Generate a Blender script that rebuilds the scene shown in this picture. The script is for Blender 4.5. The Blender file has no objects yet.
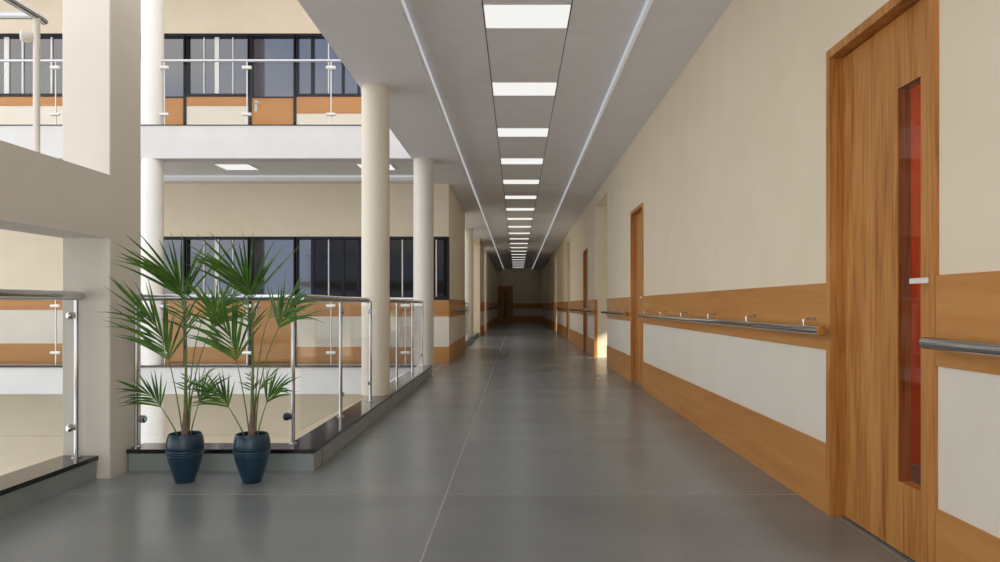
import bpy, math, random
from mathutils import Vector, Matrix
random.seed(7)
S = bpy.context.scene
COL = S.collection
# ------------------------------------------------------------------ camera, light, exposure
F = 700.0                                   # focal length in pixels of a 1000 px wide frame
cam_d = bpy.data.cameras.new('camera'); cam = bpy.data.objects.new('camera', cam_d); COL.objects.link(cam)
cam.location = (0, 0, 1.0); cam.rotation_euler = (math.pi/2, 0, 0)
cam_d.sensor_width = 36; cam_d.lens = F/1000*36
cam_d.shift_x = -0.017; cam_d.shift_y = 0.024
cam_d.clip_start = .05; cam_d.clip_end = 300
S.camera = cam

W = bpy.data.worlds.new('world'); S.world = W; W.use_nodes = True
wn = W.node_tree; wn.nodes.clear()
def nd(t, k, **kw):
    n = t.nodes.new(k)
    for a, b in kw.items(): setattr(n, a, b)
    return n
wo = nd(wn, 'ShaderNodeOutputWorld'); wb = nd(wn, 'ShaderNodeBackground')
tc = nd(wn, 'ShaderNodeTexCoord'); mp = nd(wn, 'ShaderNodeMapping')
mp.inputs['Scale'].default_value = (1, 1, 2.4)
no = nd(wn, 'ShaderNodeTexNoise'); no.inputs['Scale'].default_value = 2.6; no.inputs['Detail'].default_value = 6
cr = nd(wn, 'ShaderNodeValToRGB')
cr.color_ramp.elements[0].position = .38; cr.color_ramp.elements[0].color = (.55, .64, .84, 1)
cr.color_ramp.elements[1].position = .54; cr.color_ramp.elements[1].color = (1.0, .965, .90, 1)
wn.links.new(tc.outputs['Generated'], mp.inputs['Vector']); wn.links.new(mp.outputs['Vector'], no.inputs['Vector'])
wn.links.new(no.outputs['Fac'], cr.inputs['Fac']); wn.links.new(cr.outputs['Color'], wb.inputs['Color'])
wb.inputs['Strength'].default_value = 1.6
wn.links.new(wb.outputs['Background'], wo.inputs['Surface'])

sd = bpy.data.lights.new('sun', 'SUN'); sun = bpy.data.objects.new('sun', sd); COL.objects.link(sun)
sd.energy = 9.5; sd.angle = .03; sd.color = (1, .9, .74)
sun.location = (20, -5, 15)
sun.rotation_euler = Vector((-1, .36, -.5)).to_track_quat('-Z', 'Y').to_euler()

vs = S.view_settings
S.display_settings.display_device = 'sRGB'
vs.view_transform = 'Standard'; vs.look = 'None'; vs.gamma = 1; vs.use_curve_mapping = False
vs.exposure = 0.28
PANEL = 0.76                                # emission of the ceiling light panels

# ------------------------------------------------------------------ materials
M = {}
def base(name, col, rough=.5, metal=0, spec=.5):
    m = bpy.data.materials.new(name); m.use_nodes = True; t = m.node_tree
    p = t.nodes['Principled BSDF']
    p.inputs['Base Color'].default_value = (*col, 1); p.inputs['Roughness'].default_value = rough
    p.inputs['Metallic'].default_value = metal; p.inputs['Specular IOR Level'].default_value = spec
    M[name] = m; return m, t, p
def mottle(name, c0, c1, scale=4, rough=.6, stretch=(1, 1, 1), bump=0, spec=.5, lo=.35, hi=.65, rvar=0, detail=5):
    m, t, p = base(name, c0, rough, 0, spec)
    tc = nd(t, 'ShaderNodeTexCoord'); mp = nd(t, 'ShaderNodeMapping'); mp.inputs['Scale'].default_value = stretch
    n = nd(t, 'ShaderNodeTexNoise'); n.inputs['Scale'].default_value = scale; n.inputs['Detail'].default_value = detail
    r = nd(t, 'ShaderNodeValToRGB')
    r.color_ramp.elements[0].position = lo; r.color_ramp.elements[0].color = (*c0, 1)
    r.color_ramp.elements[1].position = hi; r.color_ramp.elements[1].color = (*c1, 1)
    t.links.new(tc.outputs['Object'], mp.inputs['Vector']); t.links.new(mp.outputs['Vector'], n.inputs['Vector'])
    t.links.new(n.outputs['Fac'], r.inputs['Fac']); t.links.new(r.outputs['Color'], p.inputs['Base Color'])
    if rvar:
        a = nd(t, 'ShaderNodeMath', operation='MULTIPLY_ADD'); a.inputs[1].default_value = rvar; a.inputs[2].default_value = rough - rvar*.5
        t.links.new(n.outputs['Fac'], a.inputs[0]); t.links.new(a.outputs[0], p.inputs['Roughness'])
    if bump:
        b = nd(t, 'ShaderNodeBump'); b.inputs['Strength'].default_value = bump; b.inputs['Distance'].default_value = .01
        t.links.new(n.outputs['Fac'], b.inputs['Height']); t.links.new(b.outputs['Normal'], p.inputs['Normal'])
    return m, t, p, r
mottle('cream', (.79, .695, .535), (.82, .725, .565), 3, .62, spec=.3)
mottle('panel_white', (.79, .725, .63), (.82, .755, .66), 3, .55, spec=.3)
mottle('column_cream', (.78, .72, .60), (.81, .75, .63), 3, .5, spec=.35)
mottle('column_white', (.84, .83, .81), (.87, .86, .84), 3, .5, spec=.35)
mottle('column_paint', (.73, .69, .625), (.76, .72, .655), 3, .55, spec=.35)
mottle('fascia_white', (.67, .67, .67), (.70, .70, .70), 3, .6, spec=.3)
mottle('ceiling_white', (.87, .86, .89), (.90, .89, .92), 3, .75, spec=.2)
mottle('tile_white', (.85, .84, .87), (.88, .87, .90), 5, .8, spec=.2)
base('cove_white', (.88, .88, .88), .5)
base('gap_dark', (.03, .03, .03), .8)
base('frame_dark', (.008, .008, .014), .4, 0, .25)
base('chrome', (.54, .56, .58), .07, 1)
base('steel_satin', (.62, .62, .64), .22, 1)
base('white_plastic', (.80, .79, .77), .4)
base('soil', (.03, .02, .015), .9)
base('orange_red', (.74, .12, .025), .55)
base('glass_dark', (.006, .006, .007), .06, 0, .25)
base('rubber', (.02, .03, .045), .45)
def wood(name, c0, c1, c2, axis, fine=1.0, rough=.42):
    m, t, p = base(name, c0, rough, 0, .4)
    tc = nd(t, 'ShaderNodeTexCoord'); mp = nd(t, 'ShaderNodeMapping')
    sc = [26*fine]*3; sc[axis] = 1.3*fine
    mp.inputs['Scale'].default_value = sc
    n = nd(t, 'ShaderNodeTexNoise'); n.inputs['Scale'].default_value = 1.5; n.inputs['Detail'].default_value = 7; n.inputs['Distortion'].default_value = .6
    mp2 = nd(t, 'ShaderNodeMapping'); s2 = [5*fine]*3; s2[axis] = .6*fine; mp2.inputs['Scale'].default_value = s2
    n2 = nd(t, 'ShaderNodeTexNoise'); n2.inputs['Scale'].default_value = 1.2; n2.inputs['Detail'].default_value = 3
    ad = nd(t, 'ShaderNodeMath', operation='MULTIPLY_ADD'); ad.inputs[1].default_value = .5
    hm = nd(t, 'ShaderNodeMath', operation='MULTIPLY'); hm.inputs[1].default_value = .5
    r = nd(t, 'ShaderNodeValToRGB')
    e = r.color_ramp.elements; e[0].position = .32; e[0].color = (*c0, 1); e[1].position = .68; e[1].color = (*c2, 1)
    k = e.new(.5); k.color = (*c1, 1)
    for a, b in ((mp, n), (mp2, n2)):
        t.links.new(tc.outputs['Object'], a.inputs['Vector']); t.links.new(a.outputs['Vector'], b.inputs['Vector'])
    t.links.new(n2.outputs['Fac'], hm.inputs[0]); t.links.new(n.outputs['Fac'], ad.inputs[0]); t.links.new(hm.outputs[0], ad.inputs[2])
    t.links.new(ad.outputs[0], r.inputs['Fac']); t.links.new(r.outputs['Color'], p.inputs['Base Color'])
    b = nd(t, 'ShaderNodeBump'); b.inputs['Strength'].default_value = .12; b.inputs['Distance'].default_value = .002
    t.links.new(n.outputs['Fac'], b.inputs['Height']); t.links.new(b.outputs['Normal'], p.inputs['Normal'])
    return m
wood('oak_along', (.44, .185, .042), (.53, .235, .060), (.59, .285, .085), 1, .7)      # grain runs down the corridor
wood('oak_across', (.44, .185, .045), (.53, .240, .065), (.59, .285, .09), 0, .7)     # grain runs across
wood('oak_door', (.24, .080, .016), (.49, .205, .046), (.62, .315, .095), 2, 1.5)            # upright grain
# floor tiles: faint smears, every tile its own tone
m, t, p, r = mottle('floor_tile', (.185, .203, .203), (.240, .258, .256), 1.1, .25, (1, 2.2, 1), spec=.5, lo=.2, hi=.8, rvar=.03, detail=3)
oi = nd(t, 'ShaderNodeObjectInfo'); mr = nd(t, 'ShaderNodeMapRange'); mr.inputs['To Min'].default_value = .88; mr.inputs['To Max'].default_value = 1.08
hs = nd(t, 'ShaderNodeHueSaturation')
t.links.new(oi.outputs['Random'], mr.inputs['Value']); t.links.new(mr.outputs[0], hs.inputs['Value'])
t.links.new(r.outputs['Color'], hs.inputs['Color']); t.links.new(hs.outputs['Color'], p.inputs['Base Color'])
base('grout', (.37, .37, .355), .4)
mottle('terrazzo', (.24, .22, .20), (.30, .28, .25), 30, .5)
mottle('bounce_paving', (.52, .47, .40), (.62, .57, .49), 6, .8)  # pale colour of the added bounce terrace
mottle('kerb_tile', (.25, .30, .292), (.31, .36, .352), 2.5, .35, detail=7)
mottle('granite', (.010, .009, .011), (.045, .035, .038), 160, .12, lo=.45, hi=.75, spec=.55)
mottle('pot_blue', (.004, .034, .068), (.005, .040, .078), 8, .36, spec=.5)
mottle('leaf', (.035, .115, .014), (.115, .25, .030), 9, .42, spec=.4)
mottle('stem_green', (.10, .17, .025), (.17, .22, .04), 14, .5)
mottle('stem_brown', (.16, .10, .075), (.25, .17, .13), 30, .7)
for nm in ('leaf',):
    p = M[nm].node_tree.nodes['Principled BSDF']; p.inputs['Coat Weight'].default_value = .15
M['pot_blue'].node_tree.nodes['Principled BSDF'].inputs['Coat Weight'].default_value = .25
def archglass(name, tint, refl, rough=0.0):
    m = bpy.data.materials.new(name); m.use_nodes = True; t = m.node_tree; t.nodes.clear()
    o = nd(t, 'ShaderNodeOutputMaterial'); mx = nd(t, 'ShaderNodeMixShader'); tr = nd(t, 'ShaderNodeBsdfTransparent')
    g = nd(t, 'ShaderNodeBsdfGlossy'); g.inputs['Roughness'].default_value = rough
    lw = nd(t, 'ShaderNodeLayerWeight'); lw.inputs['Blend'].default_value = .5
    pw = nd(t, 'ShaderNodeMath', operation='POWER'); pw.inputs[1].default_value = 7
    fr = nd(t, 'ShaderNodeMath', operation='MULTIPLY_ADD'); fr.inputs[1].default_value = 1-refl; fr.inputs[2].default_value = refl
    t.links.new(lw.outputs['Facing'], pw.inputs[0]); t.links.new(pw.outputs[0], fr.inputs[0])
    tr.inputs['Color'].default_value = (*tint, 1)
    t.links.new(fr.outputs[0], mx.inputs['Fac']); t.links.new(tr.outputs[0], mx.inputs[1]); t.links.new(g.outputs[0], mx.inputs[2])
    t.links.new(mx.outputs[0], o.inputs['Surface']); M[name] = m
archglass('glass_clear', (.985, .993, .99), .010)
archglass('glass_door', (.86, .76, .74), .025)
# tinted reflecting glazing of the gallery rooms
m, t, p = base('glass_tinted', (.016, .020, .045), .04, 0, .5); p.inputs['IOR'].default_value = 2.2
def emis(name, col, s):
    m = bpy.data.materials.new(name); m.use_nodes = True; t = m.node_tree; t.nodes.clear()
    o = nd(t, 'ShaderNodeOutputMaterial'); e = nd(t, 'ShaderNodeEmission')
    e.inputs['Color'].default_value = (*col, 1); e.inputs['Strength'].default_value = s
    t.links.new(e.outputs[0], o.inputs['Surface']); M[name] = m
emis('light_panel', (1, .99, .95), PANEL)

emis('edge_glow', (.93, .96, 1), .45)  # glow that brightens the cove edges
emis('room_fill', (1, .95, .85), 16)  # added fill for the red room

# ------------------------------------------------------------------ mesh helpers
class B:
    def __init__(s): s.v = []; s.f = []
    def add(s, v, f):
        n = len(s.v); s.v += [tuple(q) for q in v]; s.f += [tuple(n+i for i in q) for q in f]; return s
    def box(s, x0, x1, y0, y1, z0, z1):
        v = [(x0,y0,z0),(x1,y0,z0),(x1,y1,z0),(x0,y1,z0),(x0,y0,z1),(x1,y0,z1),(x1,y1,z1),(x0,y1,z1)]
        return s.add(v, [(0,3,2,1),(4,5,6,7),(0,1,5,4),(1,2,6,5),(2,3,7,6),(3,0,4,7)])
    def bev(s, x0, x1, y0, y1, z0, z1, c=.004):
        """box with chamfered upright and top edges"""
        rings = []
        for z, k in ((z0, 0), (z1-c, 0), (z1, c)):
            rings.append([(x0+c+k,y0+k,z),(x1-c-k,y0+k,z),(x1-k,y0+c+k,z),(x1-k,y1-c-k,z),(x1-c-k,y1-k,z),(x0+c+k,y1-k,z),(x0+k,y1-c-k,z),(x0+k,y0+c+k,z)])
        v = sum(rings, []); f = [tuple(range(7, -1, -1)), tuple(range(16, 24))]
        for a in (0, 8):
            for i in range(8): f.append((a+i, a+(i+1) % 8, a+8+(i+1) % 8, a+8+i))
        return s.add(v, f)
    def prism(s, poly, z0, z1):
        n = len(poly); v = [(x,y,z0) for x, y in poly]+[(x,y,z1) for x, y in poly]
        return s.add(v, [tuple(range(n-1, -1, -1)), tuple(range(n, 2*n))]+[(i,(i+1) % n, n+(i+1) % n, n+i) for i in range(n)])
    def tube(s, pts, r, n=12, cap=True):
        pts = [Vector(q) for q in pts]; R = r if isinstance(r, (list, tuple)) else [r]*len(pts)
        v = []; u = None
        for i, q in enumerate(pts):
            tg = (pts[min(i+1, len(pts)-1)]-pts[max(i-1, 0)]).normalized()
            if u is None: u = tg.orthogonal().normalized()
            else: u = (u-tg*u.dot(tg)).normalized()
            w = tg.cross(u)
            for k in range(n):
                a = 2*math.pi*k/n; v.append(q+(u*math.cos(a)+w*math.sin(a))*R[i])
        f = []
        for i in range(len(pts)-1):
            for k in range(n): f.append((i*n+k, i*n+(k+1) % n, (i+1)*n+(k+1) % n, (i+1)*n+k))
        if cap: f += [tuple(range(n-1, -1, -1)), tuple(range((len(pts)-1)*n, len(pts)*n))]
        return s.add(v, f)
    def lathe(s, prof, c=(0,0,0), n=32):
        v = []; f = []; m = len(prof)
        for r, z in prof:
            for k in range(n):
                a = 2*math.pi*k/n; v.append((c[0]+r*math.cos(a), c[1]+r*math.sin(a), c[2]+z))
        for i in range(m-1):
            for k in range(n): f.append((i*n+k, i*n+(k+1) % n, (i+1)*n+(k+1) % n, (i+1)*n+k))
        f += [tuple(range(n-1, -1, -1)), tuple(range((m-1)*n, m*n))]
        return s.add(v, f)
def wloc(o):
    v = Vector((0,0,0))
    while o: v += o.location; o = o.parent
    return v
def tag(o, label=None, cat=None, group=None, kind=None):
    if label: o['label'] = label
    if cat: o['category'] = cat
    if group: o['group'] = group
    if kind: o['kind'] = kind
    return o
def obj(name, b, mat, parent=None, label=None, cat=None, group=None, kind=None, smooth=True):
    if parent: org = wloc(parent)
    else:
        xs, ys, zs = zip(*b.v); org = Vector(((min(xs)+max(xs))/2, (min(ys)+max(ys))/2, min(zs)))
    me = bpy.data.meshes.new(name); me.from_pydata([Vector(q)-org for q in b.v], [], b.f); me.update()
    if smooth:
        me.polygons.foreach_set('use_smooth', [True]*len(me.polygons)); me.set_sharp_from_angle(angle=math.radians(35))
    me.materials.append(M[mat])
    o = bpy.data.objects.new(name, me); COL.objects.link(o)
    if parent: o.parent = parent
    else: o.location = org
    return tag(o, label, cat, group, kind)
def thing(name, loc, label=None, cat=None, group=None, kind=None):
    o = bpy.data.objects.new(name, None); COL.objects.link(o); o.location = loc; o.empty_display_size = .1
    return tag(o, label, cat, group, kind)
def struct(name, b, mat, parent=None): return obj(name, b, mat, parent, kind=None if parent else 'structure', smooth=False)
def copy_tree(o, parent=None):
    c = o.copy(); COL.objects.link(c); c.parent = parent
    for ch in list(o.children): copy_tree(ch, c)
    return c
def bx(*a): return B().box(*a)

# ------------------------------------------------------------------ key dimensions (metres; corridor runs along +Y)
YB = -2.6             # the corridor opens to daylight behind the camera
XR = 1.493            # right wall face
CE = 3.11; CR = 3.20  # soffit height, raised ceiling height
YE = 42.2             # end wall
YG = 10.07            # front edge of the far gallery
YW = 12.2             # far gallery wall
LV = 3.46             # storey height
KH = .133             # kerb height
XC = -1.335           # line of the round columns
PY0, PP, PL = 5.117, 1.79, .445    # light panels: first depth, spacing, length

# ------------------------------------------------------------------ floor
floor = struct('floor', B().box(-2.63, 1.70, YB, 4.40, -.28, -.001).box(-1.43, 1.70, 4.40, YG, -.28, -.001)
               .box(-1.43, 1.70, YG, YE+.2, -.28, -.001).box(1.70, 6.2, 11.42, 13.55, -.28, -.004)
               .box(1.70, 6.2, 19.6, 21.1, -.28, -.004).box(1.70, 6.2, 25.9, 27.8, -.28, -.004).box(1.70, 4.4, 1.0, 4.5, -.28, -.004), 'grout')
g = .005; xm = -.376
rows = [3.694+1.54*k for k in range(-4, 26)]
for y0 in rows:
    y1 = min(y0+1.54, YE)
    if y0 >= YE: break
    struct('floor_tile', bx(xm+g, XR+.02, y0+g, y1-g, -.02, 0), 'floor_tile', floor)
    xl = -2.42 if y1 < 4 else -1.25
    if y0 < 4.2 < y1:
        struct('floor_tile', B().prism([(-2.42,y0+g),(xm-g,y0+g),(xm-g,y1-g),(-1.25,y1-g),(-1.25,4.24),(-2.42,4.24)], -.02, 0), 'floor_tile', floor)
    else:
        struct('floor_tile', bx(xl, xm-g, y0+g, y1-g, -.02, 0), 'floor_tile', floor)
for (a, b_, c) in ((11.57, 13.4, 6.2), (19.7, 20.95, 6.2), (26.0, 27.6, 6.2), (1.1, 4.4, 4.3)):
    for k in range(3):
        x0 = XR+.02+k*(c-XR-.02)/3; x1 = XR+.02+(k+1)*(c-XR-.02)/3
        struct('floor_tile', bx(x0+g, x1-g, a, b_, -.02, 0), 'floor_tile', floor)
gfl = struct('floor_gallery', bx(-12, -1.43, YG+.05, YW+.3, -.28, -.004), 'grout')
for k in range(7): struct('floor_tile', bx(-12+k*1.536, -12+(k+1)*1.536-2*g, YG+.1, YW+.02, -.02, 0), 'floor_tile', gfl)
low = struct('floor_lower', bx(-14, 7, -9, 43, -LV-.3, -LV-.004), 'grout')
for i in range(8):
    for j in range(14): struct('floor_tile', bx(-14+i*1.87+g, -14+(i+1)*1.87-g, -9+j*1.87+g, -9+(j+1)*1.87-g, -LV-.02, -LV), 'terrazzo', low)

# unseen paved terrace behind the camera, added to bounce warm sunlight inside
ter = struct('floor_bounce', bx(-9, 9, -14, YB-.02, -.3, -.03), 'grout')
for i in range(9):
    for j in range(6): struct('bounce_slab', bx(-9+2*i+g, -7+2*i-g, YB-.02-1.9*(j+1)+g, YB-.02-1.9*j-g, -.05, -.02), 'bounce_paving', ter)

# ------------------------------------------------------------------ ceiling
XA, XB = -.838, .955           # raised middle strip
L0, L1 = -.252, .402           # light row
ceil = struct('ceiling', B().box(-1.52, XA, YB, YE, CE, LV).box(XB, 1.64, YB, YE, CE, LV).box(XA, XB, YB, YE, CR+.02, LV), 'ceiling_white')
struct('cove_lip', bx(XA-.001, XA+.012, YB, YE, CE-.004, CR-.002), 'cove_white', ceil)
struct('cove_lip', bx(XB-.012, XB+.001, YB, YE, CE-.004, CR-.002), 'cove_white', ceil)
for x0 in (XA+.012, XB-.024): struct('glow_strip', bx(x0, x0+.012, YB, YE, CE+.062, CR-.006), 'edge_glow', ceil)  # right strip is a cove lamp; the left one only adds glow to its lip
for x in (L0, L1): struct('shadow_gap', bx(x-.004, x+.004, YB, YE, CR+.010, CR+.021), 'gap_dark', ceil)
tp = PP/3
ty = [PY0+PL/2-tp/2 + tp*(k-14) for k in range(90)]
far_t = B()
for y in ty:
    if y < YB or y > YE-tp: continue
    for (a, b_) in ((XA+.012, L0-.003), (L1+.003, XB-.012)):
        if y < 20: struct('ceiling_tile', bx(a+.002, b_-.002, y+.003, y+tp-.003, CR, CR+.019), 'tile_white', ceil)
        else: far_t.box(a+.002, b_-.002, y+.002, y+tp-.002, CR, CR+.019)
tag(struct('ceiling_tile_rows', far_t, 'tile_white', ceil), kind='stuff')
def light(x0, x1, y0, y1, z, label, group, mat='light_panel'):
    r = thing('ceiling_light', ((x0+x1)/2, (y0+y1)/2, z), label, 'light', group)
    w = .005
    obj('frame', B().box(x0, x1, y0, y0+w, z-.004, z+.018).box(x0, x1, y1-w, y1, z-.004, z+.018).box(x0, x0+w, y0, y1, z-.004, z+.018).box(x1-w, x1, y0, y1, z-.004, z+.018), 'white_plastic', r, smooth=False)
    obj('diffuser', bx(x0+w, x1-w, y0+w, y1-w, z, z+.012), mat, r, smooth=False)
    return r
k = -4
while True:
    y = PY0+PP*k
    if y+PL > YE: break
    light(L0+.003, L1-.003, y, y+PL, CR, 'white rectangular light panel in the row down the middle of the corridor ceiling', 'corridor ceiling lights')
    n = (y+PP-y-PL)
    struct('ceiling_tile', bx(L0+.003, L1-.003, y+PL+.002, min(y+PP-.002, YE), CR+.004, CR+.019), 'tile_white', ceil)
    k += 1

# ------------------------------------------------------------------ right wall: pieces between doors and side passages
WT = .15
doors_r = [(2.476, 3.35), (8.26, 9.134), (14.78, 15.654)]
segs = [(YB, 2.476), (3.35, 8.26), (9.134, 11.57), (13.4, 14.78), (15.654, 19.7), (20.95, 26.0), (27.6, YE)]
b = B()
for a, c in segs: b.box(XR, XR+WT, a, c, 0, CE)
for a, c in doors_r: b.box(XR, XR+WT, a, c, 2.21, CE)
wall_right = struct('wall_right', b, 'cream')
hi = struct('wall_sun_block', bx(1.493, 1.7, YB, YE+.2, LV, 11), 'cream')  # unseen wall, raised this high to keep the sun out of the void
tn = [0]
def trim(b, mat):
    tn[0] += 1; return struct('trim_%d' % tn[0], b, mat)
wp = B()
for a, c in segs:
    trim(bx(XR-.012, XR, a, c, .785, 1.105), 'oak_along')
    sk = .28 if a < 0 else .335
    trim(bx(XR-.012, XR, a, c, 0, sk), 'oak_along')
    wp.box(XR-.004, XR, a, c, sk, .785)
struct('lower_wall_panel', wp, 'panel_white', wall_right)
# oak corner guards where the wall starts again after a side passage
for y in (13.4, 20.95, 27.6): trim(bx(XR-.014, XR+.045, y-.014, y, 0, 1.105), 'oak_door')
# side passages: cheek walls, lids and end windows to the daylight
pn = [0]; wn_ = [0]
def passage(y0, y1, z0w, z1w):
    pn[0] += 1
    struct('wall_passage_%d' % pn[0], B().box(XR+WT, 6.0, y0-.15, y0, 0, CE).box(XR+WT, 6.0, y1, y1+.15, 0, CE)
           .box(5.85, 6.0, y0, y1, 0, z0w).box(5.85, 6.0, y0, y1, z1w, CE), 'cream')
    struct('ceiling_passage_%d' % pn[0], bx(XR+.001, 5.85, y0, y1, 2.88, CE), 'cream')
    wn_[0] += 1
    w = thing('window_%d' % wn_[0], (5.9, (y0+y1)/2, z0w), kind='structure')
    f = .05
    struct('window_frame', B().box(5.87, 5.94, y0, y1, z0w, z0w+f).box(5.87, 5.94, y0, y1, z1w-f, z1w).box(5.87, 5.94, y0, y0+f, z0w, z1w).box(5.87, 5.94, y1-f, y1, z0w, z1w), 'frame_dark', w)
    struct('pane', bx(5.90, 5.908, y0+f, y1-f, z0w+f, z1w-f), 'glass_clear', w)
passage(11.57, 13.4, .75, 2.6); passage(19.7, 20.95, .75, 2.8); passage(26.0, 27.6, .15, 2.87)
# unseen outer wall and lid, added to stop sun leaking past the doors
b = B()
for a, c in ((YB, 11.42), (13.55, 19.55), (21.1, 25.85), (27.75, YE+.2)): b.box(5.85, 6.0, a, c, 0, CE)
b.box(1.70, 5.85, YB, YB+.15, 0, CE)
struct('wall_sun_stop', b, 'cream')
struct('ceiling_sun_stop', bx(1.64, 6.0, YB, YE+.2, CE, LV), 'ceiling_white')
# room behind the first door
struct('wall_room', B().box(XR+WT, 4.2, 1.0, 1.1, 0, 2.8).box(4.2, 4.3, 1.0, 4.5, 0, 2.8), 'cream')
struct('wall_room_red', bx(XR+WT, 4.2, 4.4, 4.5, 0, 2.8), 'orange_red')
struct('ceiling_room', bx(XR+WT, 4.3, 1.0, 4.5, 2.8, 2.95), 'ceiling_white')
light(2.3, 2.9, 2.6, 3.2, 2.79, 'unseen light panel added to brighten the red room behind the door', 'added room light', 'room_fill')  # unseen lamp, added to light the red wall

# ------------------------------------------------------------------ doors in the right wall
def side_door(n, y0, y1, vision=True):
    d = thing('door_%d' % n, (XR, (y0+y1)/2, 0), kind='structure')
    fw = .04
    struct('door_frame', B().box(XR-.014, XR+WT, y1-fw, y1, 0, 2.21).box(XR-.014, XR+WT, y0, y0+fw, 0, 2.21).box(XR-.014, XR+WT, y0+fw, y1-fw, 2.17, 2.21)
           .box(XR+.104, XR+.12, y1-fw-.012, y1-fw, 0, 2.17).box(XR+.104, XR+.12, y0+fw, y0+fw+.012, 0, 2.17), 'oak_door', d)
    a, c = y0+fw+.003, y1-fw-.003; x0, x1 = XR+.048, XR+.102
    va, vc = y0+.196, y0+.358; z0, z1 = .287, 1.874
    lf = struct('door_leaf', B().box(x0, x1, a, va, .008, 2.166).box(x0, x1, vc, c, .008, 2.166).box(x0, x1, va, vc, .008, z0).box(x0, x1, va, vc, z1, 2.166), 'oak_door', d)
    tag(lf, label='oak door leaf with a tall narrow glass strip')
    struct('vision_pane', bx(x0+.004, x0+.010, va+.001, vc-.001, z0+.001, z1-.001), 'glass_door', lf)
    h = obj('door_handle', B().tube([(x0, y0+.06, 1.09), (x0-.05, y0+.06, 1.09)], .010).bev(x0-.060, x0-.042, y0+.045, y0+.170, 1.080, 1.100, .003), 'white_plastic', lf)
    return d
for i, (a, c) in enumerate(doors_r): side_door(i+1, a, c)
# door in the end wall
wall_end = struct('wall_end', bx(-3, 2.5, YE, YE+.2, 0, LV), 'cream')
de = thing('door_4', (-.68, YE, 0), kind='structure')
struct('door_frame', B().box(-1.12, -1.07, YE-.06, YE, 0, 2.15).box(-.30, -.25, YE-.06, YE, 0, 2.15).box(-1.07, -.30, YE-.06, YE, 2.10, 2.15), 'oak_door', de)
lf = struct('door_leaf', B().box(-1.068, -.76, YE-.04, YE, .01, 2.098).box(-.60, -.302, YE-.04, YE, .01, 2.098).box(-.76, -.60, YE-.04, YE, .01, .3).box(-.76, -.60, YE-.04, YE, 1.87, 2.098), 'oak_door', de)
struct('vision_pane', bx(-.76, -.60, YE-.02, YE-.014, .3, 1.87), 'stem_brown', lf)
obj('door_handle', B().tube([(-.99, YE-.04, 1.05), (-.99, YE-.09, 1.05), (-.86, YE-.09, 1.05)], .011), 'chrome', lf)
trim(bx(-.25, XR, YE-.012, YE, .785, 1.105), 'oak_across'); trim(bx(-.25, XR, YE-.012, YE, 0, .335), 'oak_across')

# ------------------------------------------------------------------ wall handrails
def handrail(x, wx, y0, y1, z, label, caps=(True, True), first=None, step=.87):
    r = thing('wall_handrail', (x, (y0+y1)/2, z), label, 'handrail')
    R = .021
    obj('rail', B().tube([(x, y0, z), (x, y1, z)], R, 20), 'chrome', r)
    for c, y, s in ((caps[0], y0, -1), (caps[1], y1, 1)):
        if c: obj('end_cap', B().tube([(x, y-s*.002, z), (x, y, z), (x, y+s*.014, z), (x, y+s*.018, z)], [R*.9, R*1.08, R*1.08, R*.88], 20), 'oak_door', r)
    y = (first if first is not None else y0+.2)
    sg = 1 if wx > x else -1
    while y < y1-.05:
        obj('bracket', B().tube([(wx, y, z+.055), (x+sg*.012, y, z+.052), (x, y, z+.040), (x, y, z+R*.8)], .005, 10)
            .tube([(wx, y, z+.055), (wx-sg*.006, y, z+.055)], .011, 14).tube([(x, y, z+.034), (x, y, z+.050)], .007, 12), 'chrome', r)
        y += step
    return r
hx = 1.425; hw = XR-.012
handrail(hx, hw, -2.4, 2.445, .868, 'chrome handrail on the oak band beside the handle side of the large door', (False, False), first=-2.4)
handrail(hx, hw, 3.285, 8.20, .880, 'long chrome handrail with oak end cap on the wall between the two doors', first=3.48)
handrail(hx, hw, 9.22, 11.68, .880, 'short chrome handrail between the second door and the side passage corner', first=9.4)
handrail(hx, hw, 13.3, 14.7, .880, 'chrome handrail between the first side passage and the third door', first=13.6, step=.5)
handrail(hx, hw, 15.75, 19.75, .880, 'chrome handrail on the wall past the third door', first=16)
handrail(hx, hw, 20.9, 26.0, .880, 'chrome handrail on the wall between the last two side passages', first=21.1)
handrail(hx, hw, 27.7, 41.0, .880, 'chrome handrail on the dim wall leading to the end wall', first=28)

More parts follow.
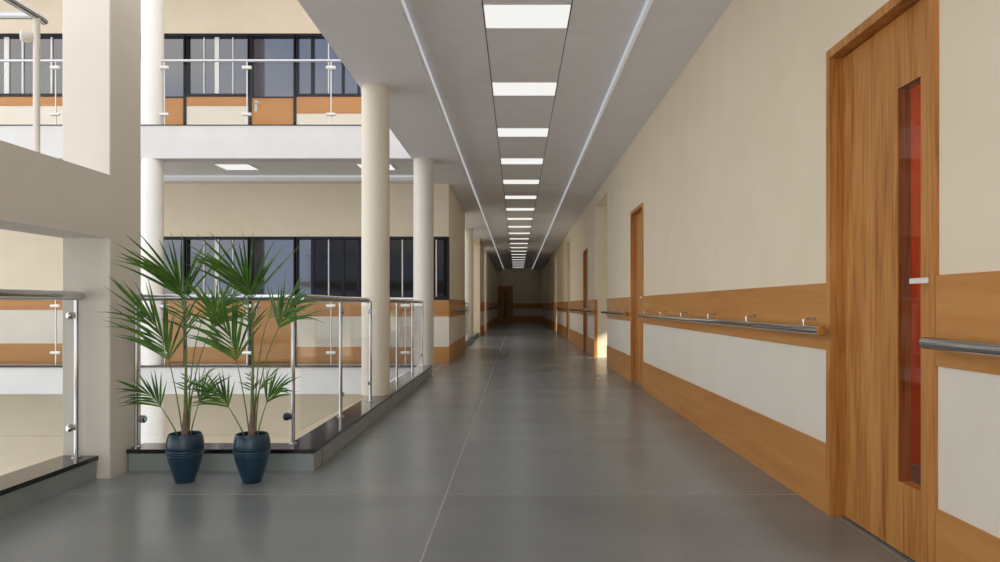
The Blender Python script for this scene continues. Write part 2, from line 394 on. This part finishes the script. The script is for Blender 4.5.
# ------------------------------------------------------------------ left: wall blocks between the voids, far gallery
FX0 = -12.0
def px(x): return (x-517)/57.4
def gallery(zb, win_left, kinds):
    """one storey of the far gallery front: wall, bands, windows and glazed doors"""
    zs, zt = zb+1.10, zb+2.19
    xe = -1.19
    xl = px(141) if not win_left else FX0
    up = 'upper' if zb > 1 else 'far'
    w = B().box(FX0, xe, YW+.14, YW+.3, zb, zb+CE)                       # core
    w.box(FX0, xe, YW, YW+.14, zt, zb+CE+(.05 if zb > 1 else 0))          # above the windows
    if not win_left: w.box(FX0, xl, YW, YW+.14, zb, zt)
    spans = [(xl, px(141), None)] if win_left else []
    spans += [(px(141), px(185), 'door'), (px(185), px(250), 'a'), (px(250), px(295), 'door'), (px(295), px(449), 'b')]
    for a, c, kd in spans:
        if kd != 'door': w.box(a, c, YW, YW+.14, zb, zs)
    wall = struct('wall_%s' % up, w, 'cream')
    pan = B()
    for a, c, kd in ([(FX0, xl, 'plain')] if not win_left else [])+spans:
        if kd == 'door': continue
        if kd == 'plain': hb, ht, hs_ = zb+.915, zb+1.10, zb+.33
        else: hb, ht, hs_ = zb+.80, zb+1.10, zb+.27
        if zb > 1: hb = zb+.93 if kd != 'b' else zb+.80
        trim(bx(a+.03, c-(.03 if c < -1.5 else 0), YW-.012, YW, hb, ht-.01), 'oak_across')
        trim(bx(a+.03, c-(.03 if c < -1.5 else 0), YW-.012, YW, zb, hs_), 'oak_across')
        pan.box(a+.03, c, YW-.004, YW, hs_, hb)
    struct('lower_wall_panel', pan, 'panel_white', wall)
    f = .045
    for a, c, kd in spans:
        if kd == 'door':
            dn[0] += 1
            d = thing('door_%d' % dn[0], ((a+c)/2, YW, zb), kind='structure')
            struct('door_frame', B().box(a-.025, a+.025, YW-.02, YW+.10, zb, zt).box(c-.025, c+.025, YW-.02, YW+.10, zb, zt).box(a+.025, c-.025, YW-.02, YW+.10, zt-f, zt)
                   .box(a+.025, c-.025, YW+.0, YW+.08, zs-.025, zs), 'frame_dark', d)
            struct('door_panel', bx(a+.025, c-.025, YW+.01, YW+.06, zb+.01, zs-.025), 'oak_across', d)
            struct('pane', bx(a+.025, c-.025, YW+.05, YW+.06, zs, zt-f), 'glass_tinted', d)
            obj('door_handle', B().tube([(a+.10, YW+.01, zs-.12), (a+.10, YW-.05, zs-.12), (a+.21, YW-.05, zs-.12)], .012, 10).bev(a+.075, a+.125, YW-.002, YW+.012, zs-.26, zs-.06), 'steel_satin', d)
        else:
            wn_[0] += 1
            o = thing('window_%d' % wn_[0], ((a+c)/2, YW, zs), kind='structure')
            struct('window_frame', B().box(a, c, YW-.02, YW+.10, zs-.01, zs+f).box(a, c, YW-.02, YW+.10, zt-f, zt)
                   .box(a, a+.04, YW-.02, YW+.10, zs+f, zt-f).box(c-.04, c, YW-.02, YW+.10, zs+f, zt-f), 'frame_dark', o)
            if kd == 'a': ms = [(px(203), .018, 'w'), (px(216), .075, 'w'), (px(232), .018, 'w')]
            elif kd == 'b': ms = [(px(312), .06, 'd'), (px(328), .02, 'w'), (px(342.5), .05, 'd'), (px(358), .04, 'd'), (px(380), .022, 'w'), (px(402), .022, 'w'), (px(424), .05, 'd'), (px(436), .022, 'w')]
            else: ms = [(px(x), ww, 'w') for x, ww in ((5, .085), (21, .03), (50, .03), (80, .03), (105, .085), (-30, .03), (-60, .085), (-100, .03), (-140, .03))]
            edges = [a+.04]
            for x, ww, cc in sorted(ms):
                if a < x < c:
                    struct('mullion', bx(x-ww/2, x+ww/2, YW+.03, YW+.06, zs+f, zt-f), 'white_plastic' if cc == 'w' else 'frame_dark', o)
                    edges += [x-ww/2, x+ww/2]
            edges.append(c-.04)
            for q in range(0, len(edges)-1, 2):
                struct('pane', bx(edges[q], edges[q+1], YW+.05, YW+.06, zs+f, zt-f), 'glass_dark' if (kd == 'b' and zb < 1 and q > 0) else 'glass_tinted', o)
    return wall
dn = [4]
gallery(0, False, None); gallery(LV+.075, True, None)
# storey below: plain wall seen through the void
struct('wall_lower', B().box(FX0, -1.19, YW, YW+.3, -LV, -.28).box(FX0, -1.19, YW-.02, YW, -1.31, -1.28), 'cream')
# gallery slabs, fascias and ceilings
struct('ceiling_gallery', B().box(FX0, -1.52, YG+.04, YG+.30, CE+.02, LV).box(FX0, -1.52, 11.88, YW+.3, CE, LV).box(FX0, -1.52, YG+.30, 11.88, CR, LV), 'ceiling_white')
gc = [o for o in COL.objects if o.name == 'ceiling_gallery'][0]
struct('glow_strip', bx(FX0, -1.52, 11.860, 11.872, CE+.06, CR-.004), 'edge_glow', gc)  # glow added to brighten the gallery cove step
struct('cove_lip', bx(FX0, -1.52, 11.872, 11.882, CE-.004, CR-.001), 'cove_white', gc)
light(-4.71, -4.17, 10.87, 11.34, CR-.012, 'light panel in the gallery ceiling next to the white round column', 'gallery ceiling lights')
light(-2.50, -1.96, 10.87, 11.34, CR-.012, 'light panel in the gallery ceiling next to the corridor, behind the cream round column', 'gallery ceiling lights')
struct('fascia_upper', bx(FX0, -1.52, YG, YG+.26, CE, LV+KH-.012), 'fascia_white').name = 'trim_upper_fascia'
struct('trim_lower_fascia', bx(FX0, -1.46, YG, YG+.26, -.28, KH-.03), 'fascia_white')
struct('ceiling_roof', bx(FX0, -1.52, YG, YW+.3, 2*LV-.33, 2*LV+.1), 'ceiling_white')
struct('trim_coping_lower', bx(FX0, -1.46, YG-.015, YG+.27, KH-.03, KH), 'granite')
struct('trim_coping_upper', bx(FX0, -1.53, YG-.01, YG+.27, LV+KH-.012, LV+KH), 'frame_dark')
# wall block along the corridor beyond the gallery
b = B().box(-3.4, -1.19, YW+.3, 16.0, 0, CE)
b.box(-3.4, -1.19, 22.5, 25.4, 0, CE).box(-3.4, -1.19, 27.0, YE, 0, CE)
wl = struct('wall_left', b, 'cream')
for a, c in ((YW, 16.0), (22.5, 25.4), (27.0, YE)):
    trim(bx(-1.19, -1.178, a-.012, c, .785, 1.105), 'oak_along'); trim(bx(-1.19, -1.178, a-.012, c, 0, .30), 'oak_along')
    struct('lower_wall_panel', bx(-1.19, -1.186, a, c, .30, .785), 'panel_white', wl)
handrail(-1.12, -1.178, 12.35, 16.1, .88, 'chrome handrail on the wall corner beyond the round columns', first=12.6)
handrail(-1.12, -1.178, 27.2, 41.6, .88, 'chrome handrail on the far left wall running to the end door', first=27.6)
# passage wall seen between the blocks on the left
struct('wall_left_recess', bx(-3.5, -3.4, 25.4, 27.0, 0, CE), 'cream')
struct('wall_void', B().box(-8, -7.8, 16, 22.5, -LV, 2*LV), 'cream')

# ------------------------------------------------------------------ columns
def round_column(x, y, z0, z1, r, label, group=None, mat='column_paint'):
    prof = [(r, 0), (r, z1-z0)]
    return obj('round_column', B().lathe(prof, (x, y, z0), 48), mat, None, label, 'column', group)
round_column(-1.374, 6.80, KH, CE, .134, 'cream round column standing on the granite kerb beside the corridor', mat='column_cream')
round_column(-1.358, 10.17, KH, CE, .146, 'round column at the far end of the kerb where it meets the gallery')
round_column(-5.31, 10.20, -LV, -.28, .15, 'white round column of the lower storey below the gallery fascia', mat='column_white')
round_column(-5.315, 10.20, KH, CE, .148, 'white round column on the gallery kerb behind the potted palms', mat='column_white')
round_column(-5.31, 10.20, LV+KH, 2*LV-.33, .15, 'white round column rising from the upper gallery', mat='column_white')
round_column(XC, 19.4, KH, CE, .13, 'round column far down the corridor beyond the left wall block')
AX0, AX1, AY0, AY1 = -2.622, -2.346, 4.035, 4.367
obj('square_column', B().bev(AX0, AX1, AY0, AY1, 0, 7.0, .004), 'column_paint', None, 'tall square cream column carrying the raised landing beam', 'column', smooth=False)
# raised half-landing: edge beam and slab
struct('trim_landing_beam', bx(AX0, AX1, -4, AY0-.001, 1.386, 1.749), 'column_paint')
struct('floor_landing', bx(-6.5, AX0, -4, 3.75, 1.55, 1.70), 'column_paint')

# ------------------------------------------------------------------ kerbs: tile faced base with a black granite coping
def kerb(x0, x1, y0, y1, along, step=.92, name=None):
    tn[0] += 1
    k = struct('trim_%d' % tn[0], bx(x0-.008, x1+.008, y0-.008, y1+.008, KH-.025, KH), 'granite')
    a, c = (x0, x1) if along == 'x' else (y0, y1)
    n = max(1, round((c-a)/step)); st = (c-a)/n
    for i in range(n):
        u, v = a+i*st+.001, a+(i+1)*st-.001
        if along == 'x': q = bx(u, v, y0, y1, 0, KH-.025)
        else: q = bx(x0, x1, u, v, 0, KH-.025)
        struct('kerb_tile', q, 'kerb_tile', k)
    return k
kerb(-2.615, -2.42, -4, AY0-.01, 'y')
kerb(-2.336, -1.223, 4.21, 4.39, 'x')
kerb(-1.412, -1.223, 4.407, YG-.02, 'y')
kerb(-1.412, -1.223, 16.02, 22.45, 'y')

# ------------------------------------------------------------------ glass railings
def railing(name_label, group=None, loc=(0,0,0)):
    return thing('glass_railing', loc, name_label, 'railing', group)
def post(r, x, y, z0, z1, rad=.0125, mat='chrome'):
    obj('post', B().tube([(x, y, z0), (x, y, z1)], rad, 16).lathe([(rad*2.1, 0), (rad*2.1, .006), (rad*1.2, .012)], (x, y, z0), 20), mat, r)
def clip(r, x, y, z, dx, dy, mat='chrome', s=1.0):
    """round-ended glass clamp reaching from a post along (dx, dy)"""
    v = Vector((dx, dy, 0)).normalized(); q = Vector((x, y, z))
    obj('glass_clip', B().tube([q+v*.008, q+v*.024*s, q+v*.040*s, q+v*.046*s], [.011, .019*s, .019*s, .014*s], 14), mat, r)
def pane(r, p0, p1, z0, z1, th=.010):
    a = Vector((*p0, 0)); c = Vector((*p1, 0)); n = (c-a).normalized().cross(Vector((0,0,1)))*th/2
    b = B().prism([(a+n)[:2], (c+n)[:2], (c-n)[:2], (a-n)[:2]], z0, z1)
    obj('glass_panel', b, 'glass_clear', r, smooth=False)
def rail(r, pts, rad=.024): obj('top_rail', B().tube(pts, rad, 18), 'chrome', r)
RZ = 1.045
# kerb beside the square column
r = railing('chrome and glass railing on the kerb in front of the square column', loc=(-2.54, 3.98, KH))
rail(r, [(-2.505, -3.8, RZ+.008), (-2.505, 3.99, RZ+.008), (-2.505, 4.02, RZ+.004)], .026)
for y in (-3.5, -1.7, .15, 2.0, 3.98):
    post(r, -2.505, y, KH, RZ-.012)
    for z in (.305, .94):
        if y > -3: clip(r, -2.505, y, z, -.6, -1, s=1.1)
for y0, y1 in ((-3.45, -1.75), (-1.65, .10), (.20, 1.95), (2.05, 3.93)): pane(r, (-2.53, y0), (-2.53, y1), .20, .99)
# cross kerb behind the palms and corner
r = railing('chrome and glass railing on the cross kerb behind the potted palms', loc=(-1.9, 4.36, KH))
for x, y in ((-2.322, 4.27), (-1.395, 4.36)): post(r, x, y, KH, RZ)
for z in (.305, .945):
    clip(r, -2.322, 4.27, z, 1, 0, 'rubber' if z > .5 else 'chrome', 1.25); clip(r, -1.395, 4.36, z, -1, 0, 'rubber', 1.25)
pane(r, (-2.29, 4.273), (-1.43, 4.357), .20, .99)
rail(r, [(-2.335, 4.27, RZ), (-1.375, 4.362, RZ)], .020)
# along the corridor, two bays
def bay(y0, y1, posts, label):
    r = railing(label, loc=(-1.335, (y0+y1)/2, KH))
    rail(r, [(-1.345, y0, RZ), (-1.345, y1-.03, RZ), (-1.345, y1, RZ-.008)], .024)
    for x, y in posts:
        if y == 4.44: continue            # the corner post belongs to the cross railing
        post(r, x, y, KH, RZ-.01, .0135)
        for z in (.305, .945): clip(r, x, y, z, 0, 1 if y < y1-.2 else -1, s=1.0)
    for (xa, a), (xc, c) in zip(posts[:-1], posts[1:]): pane(r, (xa, a+.03), (xc, c-.03), .20, .99)
    return r
r = bay(4.36, 6.30, [(-1.385, 4.44), (-1.365, 5.42), (-1.315, 6.28)], 'chrome and glass railing on the kerb between the corner and the first round column')
r = bay(7.02, 9.86, [(-1.34, 7.06), (-1.35, 7.87), (-1.325, 8.86), (-1.325, 9.80)], 'chrome and glass railing on the kerb between the two round columns')
r = bay(16.15, 19.15, [(-1.34, 16.3), (-1.34, 17.6), (-1.32, 19.0)], 'chrome and glass railing beyond the left wall block')
# far gallery railings
def far_rail(zb, label):
    y = YG+.10
    r = railing(label, loc=(-5, y, zb+KH))
    obj('top_rail', B().tube([(FX0, y, zb+1.09), (-1.49, y, zb+1.09)], .020, 14), 'steel_satin', r)
    xs = [-11.5, -10.3, -9.1, -7.9, -6.70, -5.46, -5.12, -3.92, -2.70, -1.62]
    for x in xs:
        obj('post', B().tube([(x, y, zb+KH), (x, y, zb+1.075)], .010, 10), 'steel_satin', r)
        for z in (.305, .985):
            obj('glass_clip', B().tube([(x-.07, y-.016, zb+z), (x-.062, y-.016, zb+z), (x+.062, y-.016, zb+z), (x+.07, y-.016, zb+z)], [.012, .024, .024, .012], 12), 'white_plastic', r)
    for a, c in zip(xs[:-1], xs[1:]):
        if a == -5.46: continue
        pane(r, (a+.02, y), (c-.02, y), zb+.20, zb+1.03)
    return r
far_rail(0, 'steel and glass railing along the front of the far gallery')
far_rail(LV, 'steel and glass railing along the front of the upper gallery')
# landing railing
r = railing('chrome railing turning a corner on the raised landing beam', loc=(-2.45, 3.57, 1.749))
LZ = 2.475
rail(r, [(-2.45, -3.5, LZ), (-2.45, 3.60, LZ), (-2.45, 3.63, LZ-.006)], .020)
rail(r, [(-2.46, 3.57, LZ), (-6.3, 3.57, LZ)], .017)
for x, y in ((-2.45, 3.57), (-2.45, 1.6), (-2.45, -.4), (-4.3, 3.57), (-6.2, 3.57)):
    post(r, x, y, 1.749 if x > -2.7 else 1.70, LZ-.012, .016, 'column_paint')
clip(r, -2.45, 3.57, 2.36, -1, -.5, 'column_paint', 1.5)

# ------------------------------------------------------------------ potted palms
PS = 178.0
def P(dx, y, d=0): return Vector((dx/PS, d, .275+(434-y)/PS))
def bez(a, b, c, t): return a*(1-t)**2+b*2*t*(1-t)+c*t*t
def palm(loc, label):
    r = thing('potted_palm', loc, label, 'potted plant', 'palms in blue pots')
    org = Vector(loc)
    def put(name, b, mat, parent=None):
        b.v = [tuple(Vector(q)+org) for q in b.v]; return obj(name, b, mat, parent or r)
    prof = [(.048, 0), (.051, .004), (.058, .024), (.070, .058), (.083, .105), (.0925, .140), (.0955, .153), (.0940, .1565), (.0970, .160), (.0985, .1665), (.0967, .170), (.0990, .1735), (.0998, .180), (.0980, .1835), (.1003, .187),
            (.1007, .202), (.0998, .218), (.0970, .240), (.0915, .262), (.0875, .2705), (.0840, .2750), (.0805, .273), (.0790, .262), (.0800, .250)]
    put('pot', B().lathe(prof, n=40), 'pot_blue')
    put('soil', B().lathe([(.079, .245), (.0795, .252), (.04, .258), (.01, .260)], n=24), 'soil')
    put('trunk_base', B().tube([P(0, 438), P(0, 430), P(.3, 420), P(.5, 410)], [.021, .019, .014, .011], 14), 'stem_brown')
    put('trunk', B().tube([P(.5, 414), P(.6, 400), P(.5, 385), P(.5, 370), P(0, 350)], [.011, .0105, .008, .005, .003], 12), 'stem_green')
    rnd = random.Random(3)
    fr = [  # petiole points, rachis (origin, control, tip), leaflet length, pairs, fan angles, normal tilt
        ([P(1,420), P(1.5,350), P(-1,300,.01)], (P(-1,300,.01), P(-1,284,-.03), P(-5,279,-.07)), .410, 12, (50, 4), .05),
        ([P(-3,432), P(-7,395,-.02), P(-13,359,-.04)], (P(-13,361,-.04), P(-12,338,-.07), P(-24,316,-.15)), .360, 15, (38, 4), .1),
        ([P(4,432), P(9,375,.02), P(25.5,327,.03)], (P(25.5,329,.03), P(28,315,.03), P(40,307,-.02)), .300, 12, (36, 4), -.1),
        ([P(-8,436), P(-12,424,-.02), P(-20,406,-.05)], (P(-20,407,-.05), P(-22,397,-.07), P(-32,391,-.10)), .205, 9, (40, 4), .2),
        ([P(6,436), P(10,422,-.02), P(17.5,402,-.04)], (P(17.5,403,-.04), P(20,394,-.05), P(30,388,-.08)), .215, 9, (32, 4), -.2),
        ([P(-1,425,.01), P(-1,405,.03), P(-3,392,.05)], (P(-3,393,.05), P(-5,385,.08), P(-10,379,.12)), .100, 5, (50, 10), .5),
        ([P(1,425,.01), P(2,405,.03), P(4,391,.05)], (P(4,392,.05), P(7,383,.08), P(12,377,.12)), .110, 5, (40, 8), -.5),
        ([P(2,425,.01), P(4,360,.05), P(11,318,.09)], (P(11,319,.09), P(15,305,.12), P(26,297,.17)), .170, 7, (50, 12), -.7),
        ([P(-2,425,.01), P(-3,360,.05), P(-6,330,.08)], (P(-6,331,.08), P(-8,316,.12), P(-18,306,.18)), .180, 7, (50, 12), .7),
    ]
    for pts, (A, C, T), L, N, (a0, a1), tilt in fr:
        a, bq, c = pts
        mid = bq*2-(a+c)*.5
        pet = [bez(a, mid, c, i/7) for i in range(8)]
        rac = [bez(A, C, T, i/8) for i in range(1, 9)]
        rad = [.0045-.0022*i/7 for i in range(8)]+[.0021-.0013*i/7 for i in range(8)]
        fo = put('frond', B().tube(pet+rac, rad, 8), 'stem_green')
        for i in range(N):
            t = .02+.96*(i/(N-1))**1.35
            q = bez(A, C, T, t); tg = (bez(A, C, T, min(1, t+.02))-bez(A, C, T, max(0, t-.02))).normalized()
            nrm = Vector((tilt, -1, .25)).normalized(); side = tg.cross(nrm).normalized()
            for s in (-1, 1):
                wide = (s < 0) == (A.x < 0) and abs(A.x) > .012
                ang = (1.25 if wide else .85 if abs(A.x) < .012 else .62)*math.radians(a0+(a1-a0)*t+rnd.uniform(-9, 9))
                out = rnd.uniform(-.35, .35)
                d = (tg*math.cos(ang)+side*s*math.sin(ang)+nrm*out).normalized()
                ln = L*(1.06-.16*t)*rnd.uniform(.78, 1.10)
                wd = (.0040+.0105*L)*rnd.uniform(.85, 1.1)
                dr = ln*rnd.uniform(.08, .28)*(1.5 if wide else .8)*(1.3-abs(d.z)*.8)
                wv = d.cross(nrm).normalized(); up = wv.cross(d).normalized()
                K = 7; v = []; f = []
                for k in range(K+1):
                    u = k/K; ctr = q+d*ln*u+Vector((0, 0, -dr*u**2.2))
                    hw_ = wd*(.30+.70*math.sin(min(1, u*2.2)*math.pi/2))*(1-max(0, (u-.35)/.65)**1.4) if k < K else .0003
                    v += [ctr-wv*hw_+up*hw_*.35, ctr, ctr+wv*hw_+up*hw_*.35]
                for k in range(K):
                    o3 = k*3; f += [(o3, o3+1, o3+4, o3+3), (o3+1, o3+2, o3+5, o3+4)]
                put('leaflet', B().add(v, f), 'leaf', fo)
    return r
p1 = palm((-1.88, 3.965, 0), 'green palm in a dark blue pot close to the square column')
p2 = copy_tree(p1); p2.location = (-1.498, 3.955, 0)
p2['label'] = 'green palm in a dark blue pot close to the corner of the granite kerb'
